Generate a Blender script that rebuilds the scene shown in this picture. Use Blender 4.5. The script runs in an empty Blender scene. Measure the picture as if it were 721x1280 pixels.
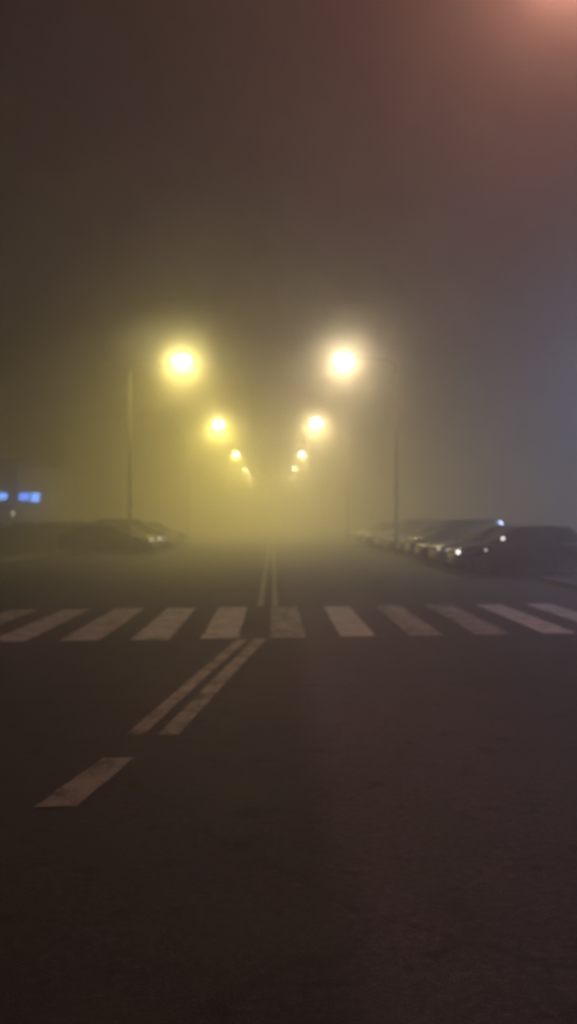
import bpy, bmesh, math, random
from mathutils import Vector, Matrix

random.seed(7)
R = math.radians
scene = bpy.context.scene
COL = scene.collection

# ------------------------------------------------------------------ helpers
def tag(o, label=None, cat=None, group=None, kind=None):
    if label: o['label'] = label
    if cat: o['category'] = cat
    if group: o['group'] = group
    if kind: o['kind'] = kind
    return o

def empty(name, loc=(0, 0, 0), rz=0.0):
    o = bpy.data.objects.new(name, None)
    o.empty_display_size = 0.2
    o.location = loc
    o.rotation_euler = (0, 0, rz)
    COL.objects.link(o)
    return o

def build(name, bm, mat, parent=None, smooth=False, subsurf=0, bevel=0.0, loc=None):
    bmesh.ops.recalc_face_normals(bm, faces=bm.faces)
    me = bpy.data.meshes.new(name)
    bm.to_mesh(me)
    bm.free()
    me.materials.append(mat)
    if smooth:
        for p in me.polygons:
            p.use_smooth = True
    o = bpy.data.objects.new(name, me)
    COL.objects.link(o)
    if parent: o.parent = parent
    if loc: o.location = loc
    if bevel:
        b = o.modifiers.new('bevel', 'BEVEL'); b.width = bevel; b.segments = 2; b.limit_method = 'ANGLE'
    if subsurf:
        s = o.modifiers.new('sub', 'SUBSURF'); s.levels = subsurf; s.render_levels = subsurf
    return o

def children(o):
    return [c for c in bpy.data.objects if c.parent == o]

def copy_tree(o, parent=None):
    c = o.copy()
    COL.objects.link(c)
    c.parent = parent
    for ch in children(o):
        copy_tree(ch, c)
    return c

def add_box(bm, x0, x1, y0, y1, z0, z1):
    vs = [bm.verts.new((x, y, z)) for z in (z0, z1) for y in (y0, y1) for x in (x0, x1)]
    for f in ((0, 2, 3, 1), (4, 5, 7, 6), (0, 1, 5, 4), (2, 6, 7, 3), (0, 4, 6, 2), (1, 3, 7, 5)):
        bm.faces.new([vs[i] for i in f])

def add_tube(bm, pts, radii, seg=14, cap=True):
    """tube through pts with a radius per point"""
    rings = []
    n = len(pts)
    pts = [Vector(p) for p in pts]
    for i, p in enumerate(pts):
        d = (pts[min(i + 1, n - 1)] - pts[max(i - 1, 0)]).normalized()
        ref = Vector((0, 1, 0)) if abs(d.y) < 0.9 else Vector((1, 0, 0))
        a = d.cross(ref).normalized()
        b = d.cross(a).normalized()
        rings.append([bm.verts.new(p + (a * math.cos(2 * math.pi * k / seg) + b * math.sin(2 * math.pi * k / seg)) * radii[i])
                      for k in range(seg)])
    for i in range(n - 1):
        for k in range(seg):
            bm.faces.new([rings[i][k], rings[i][(k + 1) % seg], rings[i + 1][(k + 1) % seg], rings[i + 1][k]])
    if cap:
        bm.faces.new(rings[0][::-1])
        bm.faces.new(rings[-1])

def add_lathe(bm, prof, axis='Y', seg=24, centre=(0, 0, 0)):
    """prof: list of (r, t) turned about an axis"""
    c = Vector(centre)
    rings = []
    for r, t in prof:
        ring = []
        for k in range(seg):
            a = 2 * math.pi * k / seg
            if axis == 'Y': v = Vector((r * math.cos(a), t, r * math.sin(a)))
            elif axis == 'X': v = Vector((t, r * math.cos(a), r * math.sin(a)))
            else: v = Vector((r * math.cos(a), r * math.sin(a), t))
            ring.append(bm.verts.new(c + v))
        rings.append(ring)
    for i in range(len(rings) - 1):
        for k in range(seg):
            bm.faces.new([rings[i][k], rings[i][(k + 1) % seg], rings[i + 1][(k + 1) % seg], rings[i + 1][k]])
    bm.faces.new(rings[0][::-1]); bm.faces.new(rings[-1])

# ------------------------------------------------------------------ materials
def new_mat(name):
    m = bpy.data.materials.new(name)
    m.use_nodes = True
    nt = m.node_tree
    return m, nt, nt.nodes['Principled BSDF']

def node(nt, t, **kw):
    n = nt.nodes.new(t)
    for k, v in kw.items():
        setattr(n, k, v)
    return n

def noise(nt, vec, scale, detail=4, rough=0.55):
    n = node(nt, 'ShaderNodeTexNoise')
    n.inputs['Scale'].default_value = scale
    n.inputs['Detail'].default_value = detail
    n.inputs['Roughness'].default_value = rough
    nt.links.new(vec, n.inputs['Vector'])
    return n.outputs['Fac']

def ramp(nt, fac, stops):
    r = node(nt, 'ShaderNodeValToRGB')
    el = r.color_ramp.elements
    while len(el) < len(stops): el.new(0.5)
    for e, (p, c) in zip(el, stops):
        e.position = p
        e.color = (c[0], c[1], c[2], 1) if isinstance(c, (tuple, list)) else (c, c, c, 1)
    nt.links.new(fac, r.inputs['Fac'])
    return r.outputs['Color']

def mix(nt, fac, a, b, mode='MIX'):
    m = node(nt, 'ShaderNodeMix', data_type='RGBA', blend_type=mode)
    if isinstance(fac, (int, float)): m.inputs['Factor'].default_value = fac
    else: nt.links.new(fac, m.inputs['Factor'])
    for s, v in ((6, a), (7, b)):
        if isinstance(v, (tuple, list)): m.inputs[s].default_value = (*v[:3], 1)
        else: nt.links.new(v, m.inputs[s])
    return m.outputs[2]

def world_pos(nt):
    g = node(nt, 'ShaderNodeNewGeometry')
    return g.outputs['Position']

def asphalt_color(nt, tone=1.0):
    P = world_pos(nt)
    big = noise(nt, P, 0.22, 5, 0.6)
    mid = noise(nt, P, 1.7, 5, 0.65)
    fine = noise(nt, P, 90, 3, 0.7)
    c = ramp(nt, big, [(0.3, (0.040*tone, 0.038*tone, 0.040*tone)), (0.7, (0.066*tone, 0.062*tone, 0.064*tone))])
    c = mix(nt, 0.75, c, ramp(nt, mid, [(0.3, 0.5), (0.72, 1.3)]), 'MULTIPLY')
    grit = noise(nt, P, 22, 4, 0.75)
    c = mix(nt, 0.8, c, ramp(nt, grit, [(0.30, 0.45), (0.52, 1.0), (0.72, 1.7)]), 'MULTIPLY')
    c = mix(nt, 0.75, c, ramp(nt, fine, [(0.32, 0.45), (0.55, 1.0), (0.75, 1.8)]), 'MULTIPLY')
    # dark drips and old oil spots
    blot = noise(nt, P, 4.2, 3, 0.6)
    c = mix(nt, 0.85, c, ramp(nt, blot, [(0.28, 0.2), (0.42, 1.0), (0.62, 1.0), (0.75, 1.5)]), 'MULTIPLY')
    # tyre-polished tracks lengthwise, and a paler strip right of the centre line
    sp = node(nt, 'ShaderNodeSeparateXYZ')
    wob = mix(nt, 0.10, P, node_color_noise(nt, P, 1.1))
    nt.links.new(wob, sp.inputs[0])
    mr = node(nt, 'ShaderNodeMapRange')
    mr.inputs['From Min'].default_value = -7.2; mr.inputs['From Max'].default_value = 7.2
    nt.links.new(sp.outputs['X'], mr.inputs['Value'])
    lanes = ramp(nt, mr.outputs[0], [(0.0, 0.8), (0.30, 1.0), (0.36, 0.75), (0.44, 1.05), (0.515, 0.85), (0.53, 2.1), (0.60, 1.7), (0.68, 0.85), (0.75, 1.15), (1.0, 0.8)])
    c = mix(nt, 0.7, c, lanes, 'MULTIPLY')
    # sealed cracks
    vor = node(nt, 'ShaderNodeTexVoronoi', feature='DISTANCE_TO_EDGE'); vor.inputs['Scale'].default_value = 0.28
    warp = mix(nt, 0.25, P, node_color_noise(nt, P, 1.6))
    nt.links.new(warp, vor.inputs['Vector'])
    c = mix(nt, 0.8, c, ramp(nt, vor.outputs['Distance'], [(0.001, 0.6), (0.006, 1.0)]), 'MULTIPLY')
    return P, c, fine, mid

def node_color_noise(nt, P, scale):
    n = node(nt, 'ShaderNodeTexNoise'); n.inputs['Scale'].default_value = scale
    nt.links.new(P, n.inputs['Vector'])
    return n.outputs['Color']

def bump(nt, bsdf, height, strength, dist=0.01):
    b = node(nt, 'ShaderNodeBump')
    b.inputs['Strength'].default_value = strength
    b.inputs['Distance'].default_value = dist
    nt.links.new(height, b.inputs['Height'])
    nt.links.new(b.outputs['Normal'], bsdf.inputs['Normal'])

def mat_asphalt(name, tone=1.0, rough=0.72):
    m, nt, b = new_mat(name)
    P, c, fine, mid = asphalt_color(nt, tone)
    nt.links.new(c, b.inputs['Base Color'])
    rr = ramp(nt, mid, [(0.3, rough - 0.14), (0.7, rough + 0.1)])
    nt.links.new(rr, b.inputs['Roughness'])
    b.inputs['Specular IOR Level'].default_value = 0.35
    bump(nt, b, fine, 0.6, 0.008)
    return m

def mat_paint_marking(name, wear=0.5, tone=0.5):
    """old road paint: thick where it lasts, asphalt showing through where tyres wore it"""
    m, nt, b = new_mat(name)
    P, c, fine, mid = asphalt_color(nt)
    n1 = noise(nt, P, 3.2, 6, 0.7)
    n2 = noise(nt, P, 38, 4, 0.75)
    add = node(nt, 'ShaderNodeMath', operation='MULTIPLY_ADD')
    nt.links.new(n2, add.inputs[0]); add.inputs[1].default_value = 0.55
    nt.links.new(n1, add.inputs[2])
    mask = ramp(nt, add.outputs[0], [(wear, 1.0), (wear + 0.22, 0.0)])
    paint = mix(nt, 0.5, (tone, tone * 0.98, tone * 0.84), ramp(nt, mid, [(0.3, 0.7), (0.7, 1.1)]), 'MULTIPLY')
    col = mix(nt, mask, c, paint)
    nt.links.new(col, b.inputs['Base Color'])
    b.inputs['Roughness'].default_value = 0.6
    bump(nt, b, fine, 0.4, 0.006)
    return m

def mat_concrete(name, col, scale=2.0):
    m, nt, b = new_mat(name)
    P = world_pos(nt)
    n1 = noise(nt, P, scale, 6, 0.65)
    n2 = noise(nt, P, 60, 3, 0.6)
    c = mix(nt, 0.6, col, ramp(nt, n1, [(0.3, 0.6), (0.7, 1.2)]), 'MULTIPLY')
    c = mix(nt, 0.5, c, ramp(nt, n2, [(0.3, 0.7), (0.7, 1.2)]), 'MULTIPLY')
    nt.links.new(c, b.inputs['Base Color'])
    b.inputs['Roughness'].default_value = 0.85
    bump(nt, b, n2, 0.4, 0.006)
    return m

def mat_pavers(name):
    m, nt, b = new_mat(name)
    P = world_pos(nt)
    br = node(nt, 'ShaderNodeTexBrick')
    br.inputs['Scale'].default_value = 1.0
    br.inputs['Brick Width'].default_value = 0.4
    br.inputs['Row Height'].default_value = 0.4
    br.inputs['Mortar Size'].default_value = 0.012
    br.offset = 0.5
    br.inputs['Color1'].default_value = (0.09, 0.085, 0.08, 1)
    br.inputs['Color2'].default_value = (0.12, 0.115, 0.105, 1)
    br.inputs['Mortar'].default_value = (0.06, 0.055, 0.05, 1)
    nt.links.new(P, br.inputs['Vector'])
    n1 = noise(nt, P, 1.3, 6, 0.65)
    c = mix(nt, 0.6, br.outputs['Color'], ramp(nt, n1, [(0.3, 0.55), (0.7, 1.15)]), 'MULTIPLY')
    nt.links.new(c, b.inputs['Base Color'])
    b.inputs['Roughness'].default_value = 0.85
    bump(nt, b, br.outputs['Fac'], -0.4, 0.01)
    return m

def mat_ground(name):
    m, nt, b = new_mat(name)
    P = world_pos(nt)
    n1 = noise(nt, P, 0.5, 6, 0.65)
    n2 = noise(nt, P, 25, 5, 0.7)
    c = ramp(nt, n1, [(0.3, (0.03, 0.035, 0.015)), (0.7, (0.06, 0.055, 0.03))])
    c = mix(nt, 0.8, c, ramp(nt, n2, [(0.3, 0.4), (0.7, 1.5)]), 'MULTIPLY')
    nt.links.new(c, b.inputs['Base Color'])
    b.inputs['Roughness'].default_value = 0.95
    bump(nt, b, n2, 0.8, 0.04)
    return m

def mat_metal_paint(name, col, rough=0.4, metallic=0.0, coat=0.0, dirt=0.25):
    m, nt, b = new_mat(name)
    tc = node(nt, 'ShaderNodeTexCoord')
    n1 = noise(nt, tc.outputs['Object'], 4.0, 5, 0.65)
    c = mix(nt, dirt, col, ramp(nt, n1, [(0.35, 0.45), (0.65, 1.0)]), 'MULTIPLY')
    nt.links.new(c, b.inputs['Base Color'])
    nt.links.new(ramp(nt, n1, [(0.3, rough * 0.8), (0.7, min(1, rough * 1.25))]), b.inputs['Roughness'])
    b.inputs['Metallic'].default_value = metallic
    b.inputs['Coat Weight'].default_value = coat
    b.inputs['Coat Roughness'].default_value = 0.06
    return m

def mat_plain(name, col, rough=0.5, metallic=0.0, spec=0.5):
    m, nt, b = new_mat(name)
    tc = node(nt, 'ShaderNodeTexCoord')
    n1 = noise(nt, tc.outputs['Object'], 18.0, 4, 0.6)
    c = mix(nt, 0.3, col, ramp(nt, n1, [(0.35, 0.6), (0.65, 1.0)]), 'MULTIPLY')
    nt.links.new(c, b.inputs['Base Color'])
    b.inputs['Roughness'].default_value = rough
    b.inputs['Metallic'].default_value = metallic
    b.inputs['Specular IOR Level'].default_value = spec
    return m

def mat_emit(name, col, strength, clear=0.0):
    m, nt, b = new_mat(name)
    b.inputs['Base Color'].default_value = (0.6, 0.6, 0.6, 1)
    b.inputs['Emission Color'].default_value = (*col, 1)
    b.inputs['Roughness'].default_value = 0.3
    if True:
        tc = node(nt, 'ShaderNodeTexCoord')
        n1 = noise(nt, tc.outputs['Object'], 3.0, 2, 0.5)
        s = node(nt, 'ShaderNodeMapRange')
        s.inputs['To Min'].default_value = strength * 0.8
        s.inputs['To Max'].default_value = strength * 1.2
        nt.links.new(n1, s.inputs['Value'])
        nt.links.new(s.outputs[0], b.inputs['Emission Strength'])
    if clear:
        tr = node(nt, 'ShaderNodeBsdfTransparent')
        mx = node(nt, 'ShaderNodeMixShader'); mx.inputs[0].default_value = clear
        nt.links.new(b.outputs[0], mx.inputs[1]); nt.links.new(tr.outputs[0], mx.inputs[2])
        nt.links.new(mx.outputs[0], nt.nodes['Material Output'].inputs['Surface'])
    m.cycles.emission_sampling = 'NONE'
    return m

M = {
    'asphalt': mat_asphalt('worn_asphalt', 1.9),
    'asphalt_bay': mat_asphalt('bay_asphalt', 1.5, 0.8),
    'stripe': mat_paint_marking('crosswalk_paint', 0.77, 0.85),
    'stripe_worn': mat_paint_marking('worn_crosswalk_paint', 0.68, 0.68),
    'line': mat_paint_marking('lane_paint', 0.72, 0.6),
    'faded': mat_paint_marking('faded_paint', 0.50, 0.30),
    'kerb': mat_concrete('kerb_concrete', (0.20, 0.19, 0.175)),
    'pavers': mat_pavers('pavement_slabs'),
    'ground': mat_ground('verge_soil'),
    'galv': mat_metal_paint('dark_pole_paint', (0.15, 0.15, 0.15), 0.65, 0.0),
    'housing': mat_metal_paint('lamp_housing_paint', (0.22, 0.22, 0.22), 0.45, 0.2),
    'rubber': mat_plain('tyre_rubber', (0.018, 0.018, 0.018), 0.85),
    'rim': mat_metal_paint('alloy_rim', (0.5, 0.5, 0.5), 0.3, 0.9),
    'glass': mat_plain('dark_car_glass', (0.012, 0.014, 0.016), 0.05, 0.0, 0.8),
    'black': mat_plain('black_plastic', (0.02, 0.02, 0.02), 0.5),
    'reflector': mat_plain('headlamp_reflector', (0.9, 0.9, 0.9), 0.16, 1.0),
    'red_lens': mat_plain('red_tail_lens', (0.25, 0.01, 0.01), 0.15),
    'plate': mat_plain('plate_white', (0.7, 0.7, 0.68), 0.4),
    'render': mat_concrete('wall_render', (0.16, 0.16, 0.16), 1.0),
    'win': mat_plain('dark_window_glass', (0.02, 0.022, 0.025), 0.08, 0.0, 0.8),
    'winframe': mat_plain('window_frame_paint', (0.3, 0.3, 0.3), 0.5),
    'door': mat_metal_paint('door_paint', (0.08, 0.07, 0.06), 0.45),
    'roofing': mat_concrete('roof_felt', (0.08, 0.08, 0.08), 1.0),
}

# ------------------------------------------------------------------ camera
CAM_H = 1.7
cam_d = bpy.data.cameras.new('camera')
cam = bpy.data.objects.new('camera', cam_d)
COL.objects.link(cam)
cam.location = (0, 0, CAM_H)
cam.rotation_euler = (R(90 + 0.46), 0, R(-1.1))
cam_d.sensor_fit = 'AUTO'
cam_d.sensor_width = 36
cam_d.lens = 28.1
cam_d.clip_end = 3000
cam_d.dof.use_dof = True          # the phone focused close: distance is soft
cam_d.dof.focus_distance = 2.2
cam_d.dof.aperture_fstop = (28.1e-3) / 0.0135
scene.camera = cam

# ------------------------------------------------------------------ setting
def sheet(name, polys, z, mat, kind='structure'):
    bm = bmesh.new()
    for poly in polys:
        bm.faces.new([bm.verts.new((x, y, z)) for x, y in poly])
    o = build(name, bm, mat)
    if kind: o['kind'] = kind
    return o

def rect(x0, x1, y0, y1):
    return [(x0, y0), (x1, y0), (x1, y1), (x0, y1)]

sheet('ground', [rect(-1500, 1500, -600, 2400)], -0.02, M['ground'])
sheet('road', [rect(-7.2, 7.2, -60, 21.5), rect(-5.05, 5.05, 21.5, 420)], 0.0, M['asphalt'])
EDGE = 5.05
sheet('parking_strip', [rect(-10.4, -EDGE - 0.16, 21.5, 200), rect(EDGE + 0.16, 10.4, 21.5, 200)], 0.004, M['asphalt_bay'])

def kerb_run(name, segs, h):
    bm = bmesh.new()
    for x0, x1, y0, y1 in segs:
        add_box(bm, x0, x1, y0, y1, -0.1, h)
    o = build(name, bm, M['kerb'], bevel=0.012)
    o['kind'] = 'structure'
    return o
kerb_run('kerb', [(-EDGE - 0.16, -EDGE, 21.4, 200), (EDGE, EDGE + 0.16, 21.4, 200)], 0.035)
kerb_run('kerb', [(s0, s1, -60, 21.4) for s0, s1 in ((-7.36, -7.2), (7.2, 7.36))] +
         [(-10.4, -7.2, 21.4, 21.56), (7.2, 10.4, 21.4, 21.56)] +
         [(-10.56, -10.4, 21.4, 200), (10.4, 10.56, 21.4, 200)], 0.12)
bm = bmesh.new()
for s in (-1, 1):
    xs = sorted((s * 7.36, s * 13.5)); add_box(bm, xs[0], xs[1], -60, 21.39, -0.1, 0.115)
    xs = sorted((s * 10.57, s * 13.5)); add_box(bm, xs[0], xs[1], 21.4, 200, -0.1, 0.115)
pv = build('pavement', bm, M['pavers']); pv['kind'] = 'structure'

# bay divider lines
bays_r = [24.5, 27.2, 29.9, 32.6, 35.2, 38.1, 40.8, 43.5, 46.2, 48.9, 51.6, 54.3]
bays_l = [38.3, 40.9, 43.6, 46.3, 49.0, 51.7]

# ------------------------------------------------------------------ road markings
def quad_mesh(bm, pts, z, nx=1, ny=8, wob=0.012):
    """slightly ragged painted strip: pts = near-left, near-right, far-right, far-left"""
    a, b, c, d = [Vector((p[0], p[1])) for p in pts]
    rows = []
    for j in range(ny + 1):
        t = j / ny
        l = a.lerp(d, t); r = b.lerp(c, t)
        row = []
        for i in range(nx + 1):
            p = l.lerp(r, i / nx)
            if i in (0, nx): p = p + Vector((random.uniform(-wob, wob), random.uniform(-wob, wob)))
            row.append(bm.verts.new((p.x, p.y, z)))
        rows.append(row)
    for j in range(ny):
        for i in range(nx):
            bm.faces.new([rows[j][i], rows[j][i + 1], rows[j + 1][i + 1], rows[j + 1][i]])

cw = empty('crosswalk', (0, 11.4, 0))
tag(cw, 'zebra crossing of worn whitish bars across the whole road', 'crosswalk')
skew = math.tan(R(4.6))
for k in range(-6, 7):
    cx = 0.215 + 0.968 * k + 0.036 * max(0, k)
    y0 = 11.38 + cx * skew
    y1 = y0 + 3.95 + random.uniform(-.05, .05)
    w = 0.26 + random.uniform(-.012, .012)
    bm = bmesh.new()
    quad_mesh(bm, [(cx - w, y0 - w * skew), (cx + w, y0 + w * skew), (cx + w, y1 + w * skew), (cx - w, y1 - w * skew)], 0.005, 2, 14)
    bmesh.ops.translate(bm, verts=bm.verts, vec=(0, -11.4, 0))
    build('crosswalk_bar', bm, M['stripe_worn'] if k in (0, 2, 3) else M['stripe'], cw)

def painted_line(bm, centre, width, z=0.005, n=30):
    for i in range(len(centre) - 1):
        (xa, ya), (xb, yb) = centre[i], centre[i + 1]
        quad_mesh(bm, [(xa - width / 2, ya), (xa + width / 2, ya), (xb + width / 2, yb), (xb - width / 2, yb)], z, 1, 1, 0)

def curve(pts, n=24):
    """quadratic through three points by y"""
    (x0, y0), (x1, y1), (x2, y2) = pts
    out = []
    for i in range(n + 1):
        y = y0 + (y2 - y0) * i / n
        L0 = (y - y1) * (y - y2) / ((y0 - y1) * (y0 - y2)); L1 = (y - y0) * (y - y2) / ((y1 - y0) * (y1 - y2)); L2 = (y - y0) * (y - y1) / ((y2 - y0) * (y2 - y1))
        out.append((x0 * L0 + x1 * L1 + x2 * L2, y))
    return out

dl = empty('double_centre_line', (0, 8, 0))
tag(dl, 'double white line slanting towards the camera in front of the crossing', 'road marking', 'lane markings painted on the road')
for pts, w in (([(-1.08, 6.32), (-0.785, 8.6), (-0.43, 11.2)], 0.145), ([(-0.82, 6.30), (-0.53, 8.6), (-0.18, 11.25)], 0.165)):
    bm = bmesh.new(); painted_line(bm, curve(pts), w)
    bmesh.ops.translate(bm, verts=bm.verts, vec=(0, -8, 0))
    build('painted_line', bm, M['line'], dl)
dl2 = empty('double_centre_line', (0, 50, 0))
tag(dl2, 'straight double white line running into the fog beyond the crossing', 'road marking', 'lane markings painted on the road')
for x in (-0.25, 0.035):
    bm = bmesh.new(); painted_line(bm, [(x, 15.5 + 5 * i) for i in range(26)], 0.115)
    bmesh.ops.translate(bm, verts=bm.verts, vec=(0, -50, 0))
    build('painted_line', bm, M['line'], dl2)
bm = bmesh.new(); quad_mesh(bm, [(-1.40, 4.74), (-1.155, 4.74), (-0.985, 5.70), (-1.205, 5.70)], 0.005, 2, 10, 0.006)
tag(build('lane_dash', bm, M['line']), 'single broad white dash on the asphalt nearest the camera', 'road marking', 'lane markings painted on the road')
bm = bmesh.new(); quad_mesh(bm, [(-1.13, 5.73), (-1.04, 5.73), (-0.96, 6.2), (-1.09, 6.2)], 0.005, 2, 6, 0.02)
tag(build('lane_dash', bm, M['faded']), 'short nearly worn away dash between the broad dash and the double line', 'road marking', 'lane markings painted on the road')

# ------------------------------------------------------------------ street lamps
POWER = 1.0
def lamp_kind(name, col, lens_col, lens_strength):
    return mat_emit(name, lens_col, lens_strength)
LENS_Y = mat_emit('sodium_lens', (1.0, 0.85, 0.35), 300, 0.6)
LENS_W = mat_emit('warm_lens', (1.0, 0.82, 0.5), 300, 0.6)
LENS_FY = mat_emit('distant_sodium_lens', (1.0, 0.85, 0.35), 240, 0.6)
LENS_FW = mat_emit('distant_warm_lens', (1.0, 0.82, 0.5), 240, 0.6)
LENS_O = mat_emit('orange_lens', (1.0, 0.55, 0.30), 80, 0.6)

LIGHTS = {}
def lamp_lights(kind, col, spot_w, halo_w):
    s = bpy.data.lights.new('lamp_spot_' + kind, 'SPOT')
    s.energy = spot_w; s.color = col; s.spot_size = R(178 if kind != 'orange' else 168); s.spot_blend = 0.8 if kind.startswith(('far', 'second')) else 1.0; s.shadow_soft_size = 0.16
    if kind == 'orange' or kind.startswith('far'):       # all-round light added so the glow also fills the fog above
        p = bpy.data.lights.new('lamp_halo_' + kind, 'POINT')
    else:                      # cut-off luminaires: nothing above the horizontal
        p = bpy.data.lights.new('lamp_halo_' + kind, 'SPOT'); p.spot_size = R(180); p.spot_blend = 0.12
    p.energy = halo_w; p.color = col; p.shadow_soft_size = 0.16
    LIGHTS[kind] = (s, p)
lamp_lights('yellow', (1.0, 0.80, 0.14), 5000, 680)
lamp_lights('warm', (1.0, 0.75, 0.34), 2900, 500)
lamp_lights('second_yellow', (1.0, 0.80, 0.14), 19000, 2000)
lamp_lights('second_warm', (1.0, 0.77, 0.30), 15000, 1350)
lamp_lights('far_yellow', (1.0, 0.80, 0.14), 30000, 60)
lamp_lights('far_warm', (1.0, 0.78, 0.26), 25000, 50)
lamp_lights('orange', (1.0, 0.37, 0.27), 30, 850)
lamp_lights('cold', (0.40, 0.57, 1.0), 15000, 3300)  # both cold kinds serve unseen lamps added for the blue haze
lamp_lights('cold_near', (0.42, 0.55, 1.0), 3000, 500)

def make_lamp(arm, lens_mat, height=8.95):
    """pole stands at the origin, arm reaches +x by `arm`"""
    root = empty('street_lamp')
    bm = bmesh.new()
    add_tube(bm, [(0, 0, 0), (0, 0, 1.1), (0, 0, 1.12), (0, 0, 4), (0, 0, height - 0.4)], [0.09, 0.086, 0.07, 0.062, 0.045], 16)
    build('pole', bm, M['galv'], root, smooth=True)
    bm = bmesh.new(); add_lathe(bm, [(0.19, 0.0), (0.19, 0.025), (0.12, 0.03), (0.108, 0.09)], 'Z', 18)
    build('base_plate', bm, M['galv'], root)
    bm = bmesh.new(); add_box(bm, -0.05, 0.05, -0.108, -0.085, 0.45, 0.85)
    build('access_door', bm, M['housing'], root, bevel=0.006)
    bm = bmesh.new()
    pts = [(0, 0, height - 0.55), (0.03, 0, height - 0.25), (0.2, 0, height - 0.07), (0.5, 0, height + 0.01), (arm - 0.35, 0, height + 0.12)]
    add_tube(bm, pts, [0.04, 0.036, 0.03, 0.027, 0.025], 12)
    build('arm', bm, M['galv'], root, smooth=True)
    # cobra head housing: tapered loft along x
    bm = bmesh.new()
    rings = []
    for t, w, zt, zb in ((-0.42, 0.05, .15, .09), (-0.3, 0.09, .17, .07), (-0.1, 0.15, .20, .045), (0.15, 0.17, .20, .04), (0.32, 0.13, .16, .04), (0.38, 0.06, .10, .045)):
        ring = []
        for a in range(12):
            an = 2 * math.pi * a / 12
            z = (zt + zb) / 2 + (zt - zb) / 2 * math.sin(an)
            ring.append(bm.verts.new((arm + t, w * math.cos(an), height + z)))
        rings.append(ring)
    for i in range(len(rings) - 1):
        for k in range(12):
            bm.faces.new([rings[i][k], rings[i][(k + 1) % 12], rings[i + 1][(k + 1) % 12], rings[i + 1][k]])
    bm.faces.new(rings[0]); bm.faces.new(rings[-1])
    head = build('lamp_head', bm, M['housing'], root, smooth=True)
    bm = bmesh.new()
    bmesh.ops.create_uvsphere(bm, u_segments=20, v_segments=12, radius=1)
    for v in bm.verts:
        v.co = Vector((arm + 0.08 + v.co.x * 0.36, v.co.y * 0.27, height - 0.02 + v.co.z * 0.24))
    build('lens', bm, lens_mat, head, smooth=True)
    return root

def add_lights(root, arm, kind, height, sx):
    for L, dz in zip(LIGHTS[kind], (0.10, 0.14)):
        o = bpy.data.objects.new(L.name, L)
        COL.objects.link(o)
        o.location = (root.location.x + sx * (arm + 0.08), root.location.y, height - dz + 0.05)

proto_y = make_lamp(2.3, LENS_Y)
proto_w = make_lamp(2.3, LENS_W)
GRP = 'street lamps lining the road'
ords = ['nearest', 'second', 'third', 'fourth', 'fifth', 'sixth']
left_y = [36.7, 61.5, 90, 117, 143]
right_y = [36.4, 60.0, 90, 115.5, 142]
lab_l = ['street lamp with large glaring yellow light, nearest of the left-hand row',
         'street lamp with greenish yellow glow, second of the left-hand row into the fog',
         'street lamp with small yellow dot of light, third of the left-hand row',
         'street lamp with tiny yellow dot, fourth of the left-hand row',
         'street lamp barely showing through the fog, last of the left-hand row']
lab_r = ['street lamp with large glaring whitish light, nearest visible lamp of the right-hand row',
         'street lamp with pale amber glow, second visible lamp of the right-hand row',
         'street lamp with small pale dot of light, third visible lamp of the right-hand row',
         'street lamp with tiny faint dot, fourth visible lamp of the right-hand row',
         'street lamp all but lost in the fog, last of the right-hand row']
def relens(o, m, cache={}):
    for h in children(o):
        for l in children(h):
            if m.name not in cache:
                cache[m.name] = l.data.copy(); cache[m.name].materials[0] = m
            l.data = cache[m.name]
for i, y in enumerate(left_y):
    o = proto_y if i == 0 else copy_tree(proto_y)
    o.location = (-6.55, y, 0)
    if i > 1: relens(o, LENS_FY)
    tag(o, lab_l[i], 'street lamp', GRP)
    add_lights(o, 2.3, ('yellow', 'second_yellow', 'far_yellow', 'far_yellow', 'far_yellow')[i], 8.95, 1)
for i, y in enumerate(right_y):
    o = proto_w if i == 0 else copy_tree(proto_w)
    o.location = (5.62, y, 0); o.rotation_euler.z = math.pi
    if i > 1: relens(o, LENS_FW)
    tag(o, lab_r[i], 'street lamp', GRP)
    add_lights(o, 2.3, ('warm', 'second_warm', 'far_warm', 'far_warm', 'far_warm')[i], 8.95, -1)
# the next lamp of the right row stands just outside the frame: its orange glow fills the corner
o = make_lamp(3.6, LENS_O, 9.2)
o.location = (7.62, 10.0, 0.115); o.rotation_euler.z = math.pi
tag(o, 'street lamp with orange light, closest to the camera beside the crossing', 'street lamp', GRP)
add_lights(o, 3.6, 'orange', 9.3, -1)
# unseen cold lamps added off to the right to turn the fog blue
added_cold_lens = mat_emit('added_cold_lens', (0.6, 0.75, 1.0), 60, 0.6)
for x, y, z, h, lab, kd in ((21.0, 38.0, 0, 13.5, 'tall unseen lamp added for the blue haze, far behind the parked cars', 'cold'),
                            (12.6, 19.0, 0.115, 8.95, 'unseen lamp added for a cold blue tint, on the pavement beside the crossing', 'cold_near')):
    o = make_lamp(2.3, added_cold_lens, h)
    o.location = (x, y, z)
    tag(o, lab, 'street lamp', GRP)
    add_lights(o, 2.3, kd, h, 1)

# ------------------------------------------------------------------ cars
PAINTS = {
    'grey': mat_metal_paint('grey_car_paint', (0.16, 0.165, 0.17), 0.3, 0.6, 1.0, 0.2),
    'silver': mat_metal_paint('silver_car_paint', (0.42, 0.42, 0.42), 0.3, 0.7, 1.0, 0.2),
    'dark': mat_metal_paint('dark_blue_car_paint', (0.02, 0.024, 0.04), 0.3, 0.3, 1.0, 0.2),
    'black': mat_metal_paint('black_car_paint', (0.012, 0.012, 0.013), 0.3, 0.2, 1.0, 0.2),
    'white': mat_metal_paint('white_car_paint', (0.6, 0.6, 0.58), 0.35, 0.0, 1.0, 0.2),
    'red': mat_metal_paint('red_car_paint', (0.2, 0.02, 0.015), 0.3, 0.2, 1.0, 0.2),
}

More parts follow.
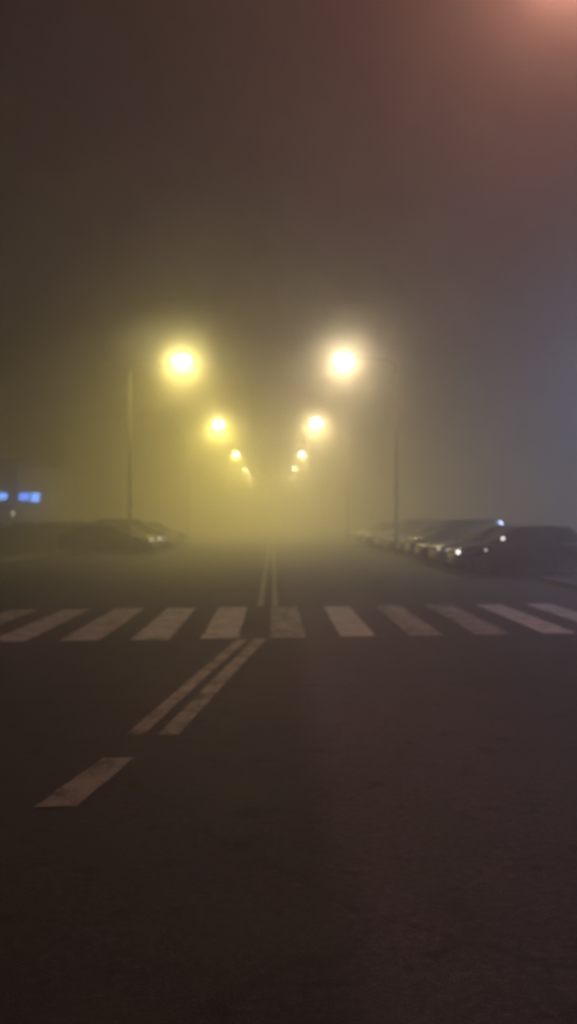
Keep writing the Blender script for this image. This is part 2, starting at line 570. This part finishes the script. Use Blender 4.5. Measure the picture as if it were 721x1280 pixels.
def lerp_table(tab, x):
    if x <= tab[0][0]: return tab[0][1]
    for (xa, a), (xb, b) in zip(tab, tab[1:]):
        if x <= xb:
            t = (x - xa) / (xb - xa)
            return a + (b - a) * t
    return tab[-1][1]

def make_car(style, paint):
    """car faces -x; nose at x=0; origin at nose on the ground, centred in y"""
    root = empty('parked_car')
    if style == 'hatchback':
        L, H, W = 4.05, 1.46, 0.865
        deck = [(0, 0.50), (0.04, 0.66), (0.15, 0.76), (0.5, 0.86), (1.05, 0.95), (1.2, 0.97), (3.7, 1.02), (3.9, 0.98), (4.02, 0.80), (4.05, 0.6)]
        cabin = dict(x0=1.08, x1=1.85, x2=3.35, x3=3.92)
        axles = (0.78, 3.28)
    elif style == 'sedan':
        L, H, W = 4.5, 1.44, 0.89
        deck = [(0, 0.50), (0.04, 0.64), (0.15, 0.74), (0.6, 0.83), (1.25, 0.93), (1.4, 0.95), (3.7, 1.0), (4.25, 1.0), (4.42, 0.9), (4.5, 0.6)]
        cabin = dict(x0=1.22, x1=2.05, x2=3.2, x3=3.95)
        axles = (0.85, 3.5)
    else:  # estate / small van-like suv
        L, H, W = 4.35, 1.66, 0.90
        deck = [(0, 0.55), (0.04, 0.76), (0.14, 0.88), (0.5, 0.99), (1.0, 1.06), (1.15, 1.08), (4.0, 1.12), (4.2, 1.05), (4.3, 0.9), (4.35, 0.65)]
        cabin = dict(x0=1.02, x1=1.75, x2=3.75, x3=4.22)
        axles = (0.82, 3.4)
    plan = [(0, 0.62), (0.05, 0.76), (0.2, 0.90), (0.6, 0.985), (1.2, 1.0), (L - 1.2, 1.0), (L - 0.4, 0.96), (L - 0.1, 0.88), (L, 0.72)]
    wr = 0.31
    bm = bmesh.new()
    xs = sorted(set([0, 0.02, 0.06, 0.15, 0.3, 0.55, 0.8, 1.1, 1.3, 1.7, 2.2, 2.7, 3.0, L - 0.8, L - 0.5, L - 0.25, L - 0.1, L - 0.03, L]
                    + [a + d for a in axles for d in (-0.37, -0.30, -0.18, 0, 0.18, 0.30, 0.37)]))
    rings = []
    for x in xs:
        hw = W * lerp_table(plan, x)
        zd = lerp_table(deck, x)
        zb = 0.22 if 0.1 < x < L - 0.1 else 0.30
        for a in axles:              # raised sill line over each wheel makes the arch
            d = abs(x - a)
            if d < 0.36: zb = max(zb, 0.02 + math.sqrt(max(0, 0.36 ** 2 - d * d)) + wr * 0.95 - 0.02)
        zb = min(zb, zd - 0.12)
        half = [(hw * 0.93, zb), (hw * 0.99, zb + (zd - zb) * 0.25), (hw * 1.0, zb + (zd - zb) * 0.55), (hw * 0.965, zb + (zd - zb) * 0.84), (hw * 0.88, zd - 0.012), (hw * 0.45, zd + 0.022)]
        ring = [bm.verts.new((x, y, z)) for y, z in half] + [bm.verts.new((x, 0, zd + 0.03))] + [bm.verts.new((x, -y, z)) for y, z in reversed(half)]
        rings.append(ring)
    n = len(rings[0])
    for i in range(len(rings) - 1):
        for k in range(n):
            bm.faces.new([rings[i][k], rings[i][(k + 1) % n], rings[i + 1][(k + 1) % n], rings[i + 1][k]])
    bm.faces.new(rings[0]); bm.faces.new(rings[-1])
    build('body', bm, paint, root, smooth=True, bevel=0.0)
    # cabin
    x0, x1, x2, x3 = cabin['x0'], cabin['x1'], cabin['x2'], cabin['x3']
    zb0 = lerp_table(deck, x0) + 0.005; zb3 = lerp_table(deck, x3) - 0.01
    wb, wt = W * 0.87, W * 0.70
    ht = H - 0.04
    bm = bmesh.new()     # windscreen, gently bowed
    def pane(bm, quad, bow=(0, 0, 0), nn=6):
        a, b, c, d = [Vector(q) for q in quad]
        rows = []
        for j in range(nn + 1):
            t = j / nn; l = a.lerp(d, t); r = b.lerp(c, t)
            rows.append([bm.verts.new(l.lerp(r, i / nn) + Vector(bow) * (1 - (2 * i / nn - 1) ** 2)) for i in range(nn + 1)])
        for j in range(nn):
            for i in range(nn):
                bm.faces.new([rows[j][i], rows[j][i + 1], rows[j + 1][i + 1], rows[j + 1][i]])
    pane(bm, [(x0, wb - .05, zb0), (x0, -wb + .05, zb0), (x1, -wt + .04, ht), (x1, wt - .04, ht)], (-0.07, 0, 0))
    build('windscreen', bm, M['glass'], root, smooth=True)
    bm = bmesh.new()
    pane(bm, [(x3, wb - .06, zb3), (x3, -wb + .06, zb3), (x2, -wt + .05, ht), (x2, wt - .05, ht)], (0.05, 0, 0))
    build('rear_window', bm, M['glass'], root, smooth=True)
    for s in (-1, 1):
        bm = bmesh.new()
        zs = lerp_table(deck, (x0 + x3) / 2) - 0.005
        pts = [(x0 + 0.10, zb0 + 0.0), (x3 - 0.08, zb3), (x2, ht), (x1, ht)]
        ys = [wb, wb, wt, wt]
        pane(bm, [(p[0], s * y, p[1]) for p, y in zip(pts, ys)], (0, s * 0.01, 0))
        build('side_window', bm, M['glass'], root, smooth=True)
    # roof skin
    bm = bmesh.new()
    rr = []
    for x, f, dz in ((x1 - 0.05, 0.97, -0.035), (x1 + 0.08, 1.0, 0.0), ((x1 + x2) / 2, 1.0, 0.03), (x2 - 0.1, 1.0, 0.005), (x2 + 0.07, 0.97, -0.04)):
        rr.append([bm.verts.new((x, wt * f * u, ht + dz + 0.03 * (1 - u * u) + (-0.02 if abs(u) > .99 else 0.01))) for u in (-1.02, -0.9, -0.5, 0, 0.5, 0.9, 1.02)])
    for i in range(len(rr) - 1):
        for k in range(6):
            bm.faces.new([rr[i][k], rr[i][k + 1], rr[i + 1][k + 1], rr[i + 1][k]])
    roof = build('roof', bm, paint, root, smooth=True)
    so = roof.modifiers.new('solid', 'SOLIDIFY'); so.thickness = 0.02
    # pillars
    xm = x1 + (x2 - x1) * 0.47
    for s in (-1, 1):
        for pts, rad in (([(x0 - 0.03, s * (wb - 0.01), zb0 - 0.01), (x1 - 0.01, s * (wt + 0.002), ht)], [0.045, 0.035]),
                         ([(xm, s * (wb + 0.006), zb0), (xm + 0.05, s * (wt + 0.006), ht)], [0.04, 0.035]),
                         ([(x3 + 0.0, s * (wb - 0.02), zb3 - 0.01), (x2, s * wt, ht)], [0.09, 0.06])):
            bm = bmesh.new(); add_tube(bm, pts, rad, 8)
            build('pillar', bm, paint, root, smooth=True)
    # headlights, grille, bumper intake, plate
    zh = lerp_table(deck, 0.15) - 0.075
    for s in (-1, 1):
        bm = bmesh.new()
        bmesh.ops.create_uvsphere(bm, u_segments=16, v_segments=10, radius=1)
        for v in bm.verts:
            c = v.co
            v.co = Vector((0.155 + c.x * 0.15 + abs(c.y) * 0.0, s * (W * 0.70) + c.y * 0.18, zh + c.z * 0.075 + c.x * 0.02))
            v.co.x += 0.12 * ((abs(v.co.y) / W) - 0.6)
        h = build('headlight', bm, M['reflector'], root, smooth=True)
    bm = bmesh.new(); add_box(bm, -0.015, 0.05, -W * 0.42, W * 0.42, zh - 0.06, zh + 0.03)
    build('grille', bm, M['black'], root, bevel=0.015)
    bm = bmesh.new(); add_box(bm, -0.02, 0.06, -W * 0.55, W * 0.55, 0.27, 0.38)
    build('air_intake', bm, M['black'], root, bevel=0.02)
    bm = bmesh.new(); add_box(bm, -0.035, -0.018, -0.26, 0.26, 0.43, 0.54)
    build('number_plate', bm, M['plate'], root, bevel=0.004)
    zt = lerp_table(deck, L - 0.2) - 0.14
    for s in (-1, 1):
        bm = bmesh.new()
        bmesh.ops.create_uvsphere(bm, u_segments=14, v_segments=10, radius=1)
        for v in bm.verts:
            v.co = Vector((L - 0.09 + v.co.x * 0.10, s * W * 0.74 + v.co.y * 0.12, zt + v.co.z * 0.13))
        build('tail_light', bm, M['red_lens'], root, smooth=True)
    for s in (-1, 1):
        bm = bmesh.new()
        bmesh.ops.create_uvsphere(bm, u_segments=14, v_segments=10, radius=1)
        for v in bm.verts:
            v.co = Vector((x0 + 0.29 + v.co.x * 0.075, s * (W + 0.09) + v.co.y * 0.11, zb0 + 0.14 + v.co.z * 0.075))
        mr = build('wing_mirror', bm, paint, root, smooth=True)
        bm = bmesh.new(); add_tube(bm, [(x0 + 0.29, s * (W * 0.86), zb0 + 0.02), (x0 + 0.29, s * (W + 0.03), zb0 + 0.11)], [0.022, 0.02], 8)
        build('mirror_stalk', bm, M['black'], mr)
    for s in (-1, 1):
        for xd in (x0 + 0.95, xm + 0.75):
            bm = bmesh.new()
            add_box(bm, xd, xd + 0.16, s * W * 0.985 - 0.012, s * W * 0.985 + 0.02, 0.80, 0.825)
            build('door_handle', bm, M['black'], root, bevel=0.006)
    for s in (-1, 1):
        bm = bmesh.new()
        bmesh.ops.create_uvsphere(bm, u_segments=12, v_segments=8, radius=1)
        for v in bm.verts:
            v.co = Vector((axles[0] + 0.12 + v.co.x * 0.055, s * W * 0.985 + v.co.y * 0.02, 0.755 + v.co.z * 0.028))
        build('side_repeater', bm, M['reflector'], root, smooth=True)
    # wheels
    for ax in axles:
        for s in (-1, 1):
            wh = empty('wheel', (ax, s * (W - 0.12), wr)); wh.parent = root
            bm = bmesh.new()
            add_lathe(bm, [(0.2, -0.09), (wr - 0.02, -0.095), (wr, -0.07), (wr, 0.07), (wr - 0.02, 0.095), (0.2, 0.09)], 'Y', 28)
            build('tyre', bm, M['rubber'], wh, smooth=False)
            bm = bmesh.new()
            add_lathe(bm, [(0.205, s * 0.06), (0.205, s * 0.098), (0.18, s * 0.092), (0.17, s * 0.07), (0.05, s * 0.085), (0.03, s * 0.1)], 'Y', 20)
            build('rim', bm, M['rim'], wh)
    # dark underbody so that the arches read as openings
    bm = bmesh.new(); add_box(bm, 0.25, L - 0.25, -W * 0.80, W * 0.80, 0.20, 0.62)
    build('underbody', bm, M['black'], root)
    return root

protos = {}
def get_car(style, colour):
    key = (style, colour)
    if key not in protos:
        protos[key] = make_car(style, PAINTS[colour])
        return protos[key]
    return copy_tree(protos[key])

GC = 'cars parked nose-in along both sides of the road'
right_cars = [
    ('hatchback', 'dark', 'dark hatchback with glinting windscreen edge and mirror, closest parked car on the right'),
    ('hatchback', 'silver', 'silver hatchback with bright headlamp glints, second car of the right-hand row'),
    ('sedan', 'dark', 'dark saloon car, third in the right-hand row behind the silver hatchback'),
    ('suv', 'grey', 'tall grey car, fourth in the right-hand parked row'),
    ('hatchback', 'black', 'black hatchback parked just before the first lamp post of the right-hand row'),
    ('sedan', 'silver', 'silver saloon car parked just past the first lamp post on the right'),
    ('hatchback', 'grey', 'grey hatchback fading into fog, seventh car of the right-hand row'),
    ('suv', 'white', 'tall pale car fading into fog, eighth of the right-hand row'),
    ('sedan', 'black', 'black saloon car fading into fog, ninth of the right-hand row'),
    ('hatchback', 'red', 'dull red hatchback deep in the fog, tenth of the right-hand row'),
    ('sedan', 'dark', 'dark saloon car deep in the fog, second last of the right-hand row'),
    ('hatchback', 'silver', 'silver hatchback deep in the fog, last of the right-hand row'),
]
left_cars = [
    ('sedan', 'black', 'black saloon car with pale glint on its headlamp, closest parked car on the left'),
    ('hatchback', 'silver', 'silver hatchback behind the black saloon, second of the left-hand row'),
    ('suv', 'dark', 'tall dark car in yellow fog, third of the left-hand row'),
    ('hatchback', 'white', 'white hatchback in yellow fog, fourth of the left-hand row'),
    ('sedan', 'grey', 'grey saloon car in yellow fog, second last of the left-hand row'),
    ('hatchback', 'black', 'black hatchback lost in yellow fog, last of the left-hand row'),
]
for (st, c, lab), y in zip(right_cars, bays_r):
    o = get_car(st, c)
    o.location = (5.3 + random.uniform(0, .25), y, 0.004)
    o.rotation_euler.z = R(random.uniform(-2, 2))
    tag(o, lab, 'car', GC)
for (st, c, lab), y in zip(left_cars, bays_l):
    o = get_car(st, c)
    o.location = (-5.5 - random.uniform(0, .2), y, 0.004)
    o.rotation_euler.z = math.pi + R(random.uniform(-2, 2))
    tag(o, lab, 'car', GC)

# glowing beads added on the nearest cars in place of reflected glints
def glint_bead(car, strength, part='headlight', side=1, r=0.05):
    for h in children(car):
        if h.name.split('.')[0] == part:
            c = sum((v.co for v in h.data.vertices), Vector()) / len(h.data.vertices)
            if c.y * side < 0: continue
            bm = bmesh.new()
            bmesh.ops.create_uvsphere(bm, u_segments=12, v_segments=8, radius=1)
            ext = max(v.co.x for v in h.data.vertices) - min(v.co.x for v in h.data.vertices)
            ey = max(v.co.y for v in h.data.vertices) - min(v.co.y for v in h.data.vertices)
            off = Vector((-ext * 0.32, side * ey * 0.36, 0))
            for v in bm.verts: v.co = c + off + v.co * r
            build('glint_bead', bm, mat_emit('glint_glow', (1.0, 0.95, 0.88), strength), h, smooth=True)
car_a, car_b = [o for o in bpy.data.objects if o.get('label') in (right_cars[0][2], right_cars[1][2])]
glint_bead(car_a, 5.0, 'headlight', -1, 0.055); glint_bead(car_a, 1.6, 'headlight', 1, 0.05)
glint_bead(car_a, 1.6, 'side_repeater', -1, 0.035); glint_bead(car_a, 3.5, 'wing_mirror', -1, 0.05)
glint_bead(car_b, 1.2, 'headlight', -1, 0.05)
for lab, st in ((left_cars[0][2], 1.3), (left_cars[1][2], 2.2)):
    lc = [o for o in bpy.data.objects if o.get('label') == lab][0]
    glint_bead(lc, st, 'headlight', 1, 0.075); glint_bead(lc, st * 0.6, 'headlight', -1, 0.075)

# ------------------------------------------------------------------ shop building with lit blue sign
bx0, bx1, by0, by1, bh = -27.0, -15.9, 50.0, 66.0, 5.2
shop = empty('shop_building', (bx1, by0, 0))
tag(shop, 'low dark shop building under lit blue signs on the left', 'building')
def shop_part(name, bm, mat, parent=shop, **k):
    bmesh.ops.translate(bm, verts=bm.verts, vec=(-bx1, -by0, 0))
    return build(name, bm, mat, parent, **k)
bm = bmesh.new(); add_box(bm, bx0, bx1, by0, by1, -0.1, bh); shop_part('wall', bm, M['render'])
bm = bmesh.new(); add_box(bm, bx0 - .3, bx1 + .3, by0 - .3, by1 + .3, bh + .003, bh + .22); shop_part('roof', bm, M['roofing'], bevel=.02)
for x in (-25.6, -22.6, -19.6):
    bm = bmesh.new()
    for a in ((x, x + 2.2, by0 - .06, by0 + .02, .55, .62), (x, x + 2.2, by0 - .06, by0 + .02, 2.38, 2.45), (x, x + .07, by0 - .06, by0 + .02, .62, 2.38), (x + 2.13, x + 2.2, by0 - .06, by0 + .02, .62, 2.38), (x + 1.06, x + 1.13, by0 - .05, by0 + .02, .62, 2.38)):
        add_box(bm, *a)
    f = shop_part('window', bm, M['winframe'])
    bm = bmesh.new(); add_box(bm, x + .07, x + 2.13, by0 - .02, by0 - .004, .62, 2.38); shop_part('pane', bm, M['win'], f)
bm = bmesh.new(); add_box(bm, -17.3, -16.3, by0 - .05, by0 - .003, 0.0, 2.1); d = shop_part('door', bm, M['door'], bevel=.01)
bm = bmesh.new(); add_box(bm, -16.45, -16.4, by0 - .1, by0 - .052, .95, 1.15); shop_part('handle', bm, M['galv'], d)
wl = empty('wall_lamp', (-15.75, by0 - 0.12, 2.0))
tag(wl, 'small dim whitish lamp on the wall below the blue signs', 'lamp')
bm = bmesh.new(); add_box(bm, -.09, .09, .03, .115, -.17, .17); build('backplate', bm, M['black'], wl, bevel=.01)
bm = bmesh.new(); add_box(bm, -.10, .10, -.09, .028, -.16, .16); build('diffuser', bm, mat_emit('dim_lamp', (1, .85, .7), 1.6), wl, bevel=.04)
wl.location.x = -16.1

BLUE = mat_emit('blue_sign_face', (0.10, 0.27, 1.0), 5.5)
BLUE2 = mat_emit('pale_blue_sign_face', (0.16, 0.36, 1.0), 6.0)
def sign(x0, x1, z0, z1, label, split=None):
    r = empty('shop_sign', ((x0 + x1) / 2, by0 - 0.15, (z0 + z1) / 2))
    tag(r, label, 'sign', 'lit blue signs on the shop front')
    hw, hh = (x1 - x0) / 2, (z1 - z0) / 2
    bm = bmesh.new(); add_box(bm, -hw - .05, hw + .05, 0, .147, -hh - .05, hh + .05)
    build('sign_box', bm, M['black'], r, bevel=.01)
    if split is None:
        bm = bmesh.new(); add_box(bm, -hw, hw, -.02, -.003, -hh, hh); build('sign_face', bm, BLUE2, r)
    else:
        bm = bmesh.new(); add_box(bm, -hw, -hw + split * 2 * hw - .06, -.02, -.003, -hh, hh); build('sign_face', bm, BLUE, r)
        bm = bmesh.new(); add_box(bm, -hw + split * 2 * hw + .04, hw, -.02, -.003, -hh - .08, hh); build('sign_face', bm, BLUE2, r)
k = by0 / 1000
sign(-341 * k + 27 * k, -341 * k + 52 * k, 1.7 + 22.5 * k, 1.7 + 31.5 * k, 'lit blue box sign in two panels, right-hand one of two', 0.55)
sign(-341 * k - 24 * k, -341 * k + 12 * k, 1.7 + 23.5 * k, 1.7 + 31.5 * k, 'lit blue box sign cut off by the left edge of the view')

# ------------------------------------------------------------------ low clipped hedge behind the left-hand bays
def mat_leaf():
    m, nt, b = new_mat('hedge_leaf')
    P = world_pos(nt)
    n1 = noise(nt, P, 2.0, 4, 0.6); n2 = noise(nt, P, 30, 2, 0.6)
    c = ramp(nt, n1, [(0.3, (0.018, 0.03, 0.012)), (0.7, (0.05, 0.065, 0.025))])
    nt.links.new(mix(nt, 0.7, c, ramp(nt, n2, [(0.3, 0.5), (0.7, 1.3)]), 'MULTIPLY'), b.inputs['Base Color'])
    b.inputs['Roughness'].default_value = 0.7
    return m
hedge = empty('hedge', (-11.2, 40, 0.11))
tag(hedge, 'low dark clipped hedge behind the parked cars on the left', 'hedge')
rnd = random.Random(11)
LEAF = mat_leaf()
bm = bmesh.new()
for i in range(16000):
    y = rnd.uniform(-17, 18)
    top = 1.30 + 0.08 * math.sin(y * 1.3) + 0.06 * math.sin(y * 3.1 + 1)
    z = top * (1 - rnd.random() ** 2.2 * 0.92)
    x = rnd.choice((-1, 1)) * 0.38 * (1 - rnd.random() ** 2 * 0.9) * (1.0 if z < top * 0.85 else 0.85) + rnd.uniform(-.06, .06)
    sz = rnd.uniform(0.035, 0.075)
    u = Vector((rnd.gauss(0, 1), rnd.gauss(0, 1), rnd.gauss(0, 1))).normalized()
    v = u.orthogonal().normalized()
    p = Vector((x, y, z))
    bm.faces.new([bm.verts.new(p - u * sz), bm.verts.new(p + v * sz * .5), bm.verts.new(p + u * sz), bm.verts.new(p - v * sz * .5)])
build('foliage', bm, LEAF, hedge)
bm = bmesh.new()
core = []
for j in range(71):
    y = -16.9 + j * 0.497
    w = 0.24 + 0.04 * math.sin(j * 1.7); h = 1.1 + 0.07 * math.sin(j * 0.9)
    core.append([bm.verts.new((a, y, b)) for a, b in ((-w, 0), (-w, h * .8), (-w * .6, h), (w * .6, h), (w, h * .8), (w, 0))])
for r0, r1 in zip(core, core[1:]):
    for k in range(6):
        bm.faces.new([r0[k], r0[(k + 1) % 6], r1[(k + 1) % 6], r1[k]])
bm.faces.new(core[0]); bm.faces.new(core[-1])
build('twigs', bm, mat_plain('hedge_twigs', (0.02, 0.018, 0.012), 0.9), hedge)

# ------------------------------------------------------------------ fog
SIG = 0.037
fm = bpy.data.materials.new('night_fog'); fm.use_nodes = True
nt = fm.node_tree; nt.nodes.clear()
out = node(nt, 'ShaderNodeOutputMaterial')
s1 = node(nt, 'ShaderNodeVolumeScatter'); s1.inputs['Color'].default_value = (1, 1, 1, 1)
s1.inputs['Density'].default_value = SIG * 0.35; s1.inputs['Anisotropy'].default_value = 0.96
s2 = node(nt, 'ShaderNodeVolumeScatter'); s2.inputs['Color'].default_value = (1, 1, 1, 1)
s2.inputs['Density'].default_value = SIG * 0.65; s2.inputs['Anisotropy'].default_value = 0.3
ad = node(nt, 'ShaderNodeAddShader')
nt.links.new(s1.outputs[0], ad.inputs[0]); nt.links.new(s2.outputs[0], ad.inputs[1])
nt.links.new(ad.outputs[0], out.inputs['Volume'])
fm.cycles.homogeneous_volume = True
bm = bmesh.new(); add_box(bm, -260, 260, -60, 420, -0.6, 24)
fog = build('fog', bm, fm); fog['kind'] = 'stuff'

# ------------------------------------------------------------------ world and moonless night sun
w = bpy.data.worlds.new('World'); scene.world = w; w.use_nodes = True
wn = w.node_tree; bg = wn.nodes['Background']
sky = wn.nodes.new('ShaderNodeTexSky'); sky.sky_type = 'NISHITA'; sky.sun_disc = False
sky.sun_elevation = R(-4); sky.sun_rotation = R(60); sky.altitude = 50; sky.dust_density = 3
wn.links.new(sky.outputs[0], bg.inputs['Color'])
bg.inputs['Strength'].default_value = 0.1

# ------------------------------------------------------------------ render settings
scene.view_settings.view_transform = 'Standard'
scene.view_settings.look = 'None'
scene.view_settings.exposure = 0
c = scene.cycles
c.volume_bounces = 2
c.max_bounces = 6
c.diffuse_bounces = 2
c.glossy_bounces = 3
c.sample_clamp_indirect = 1.5
c.sample_clamp_direct = 0
c.use_denoising = True
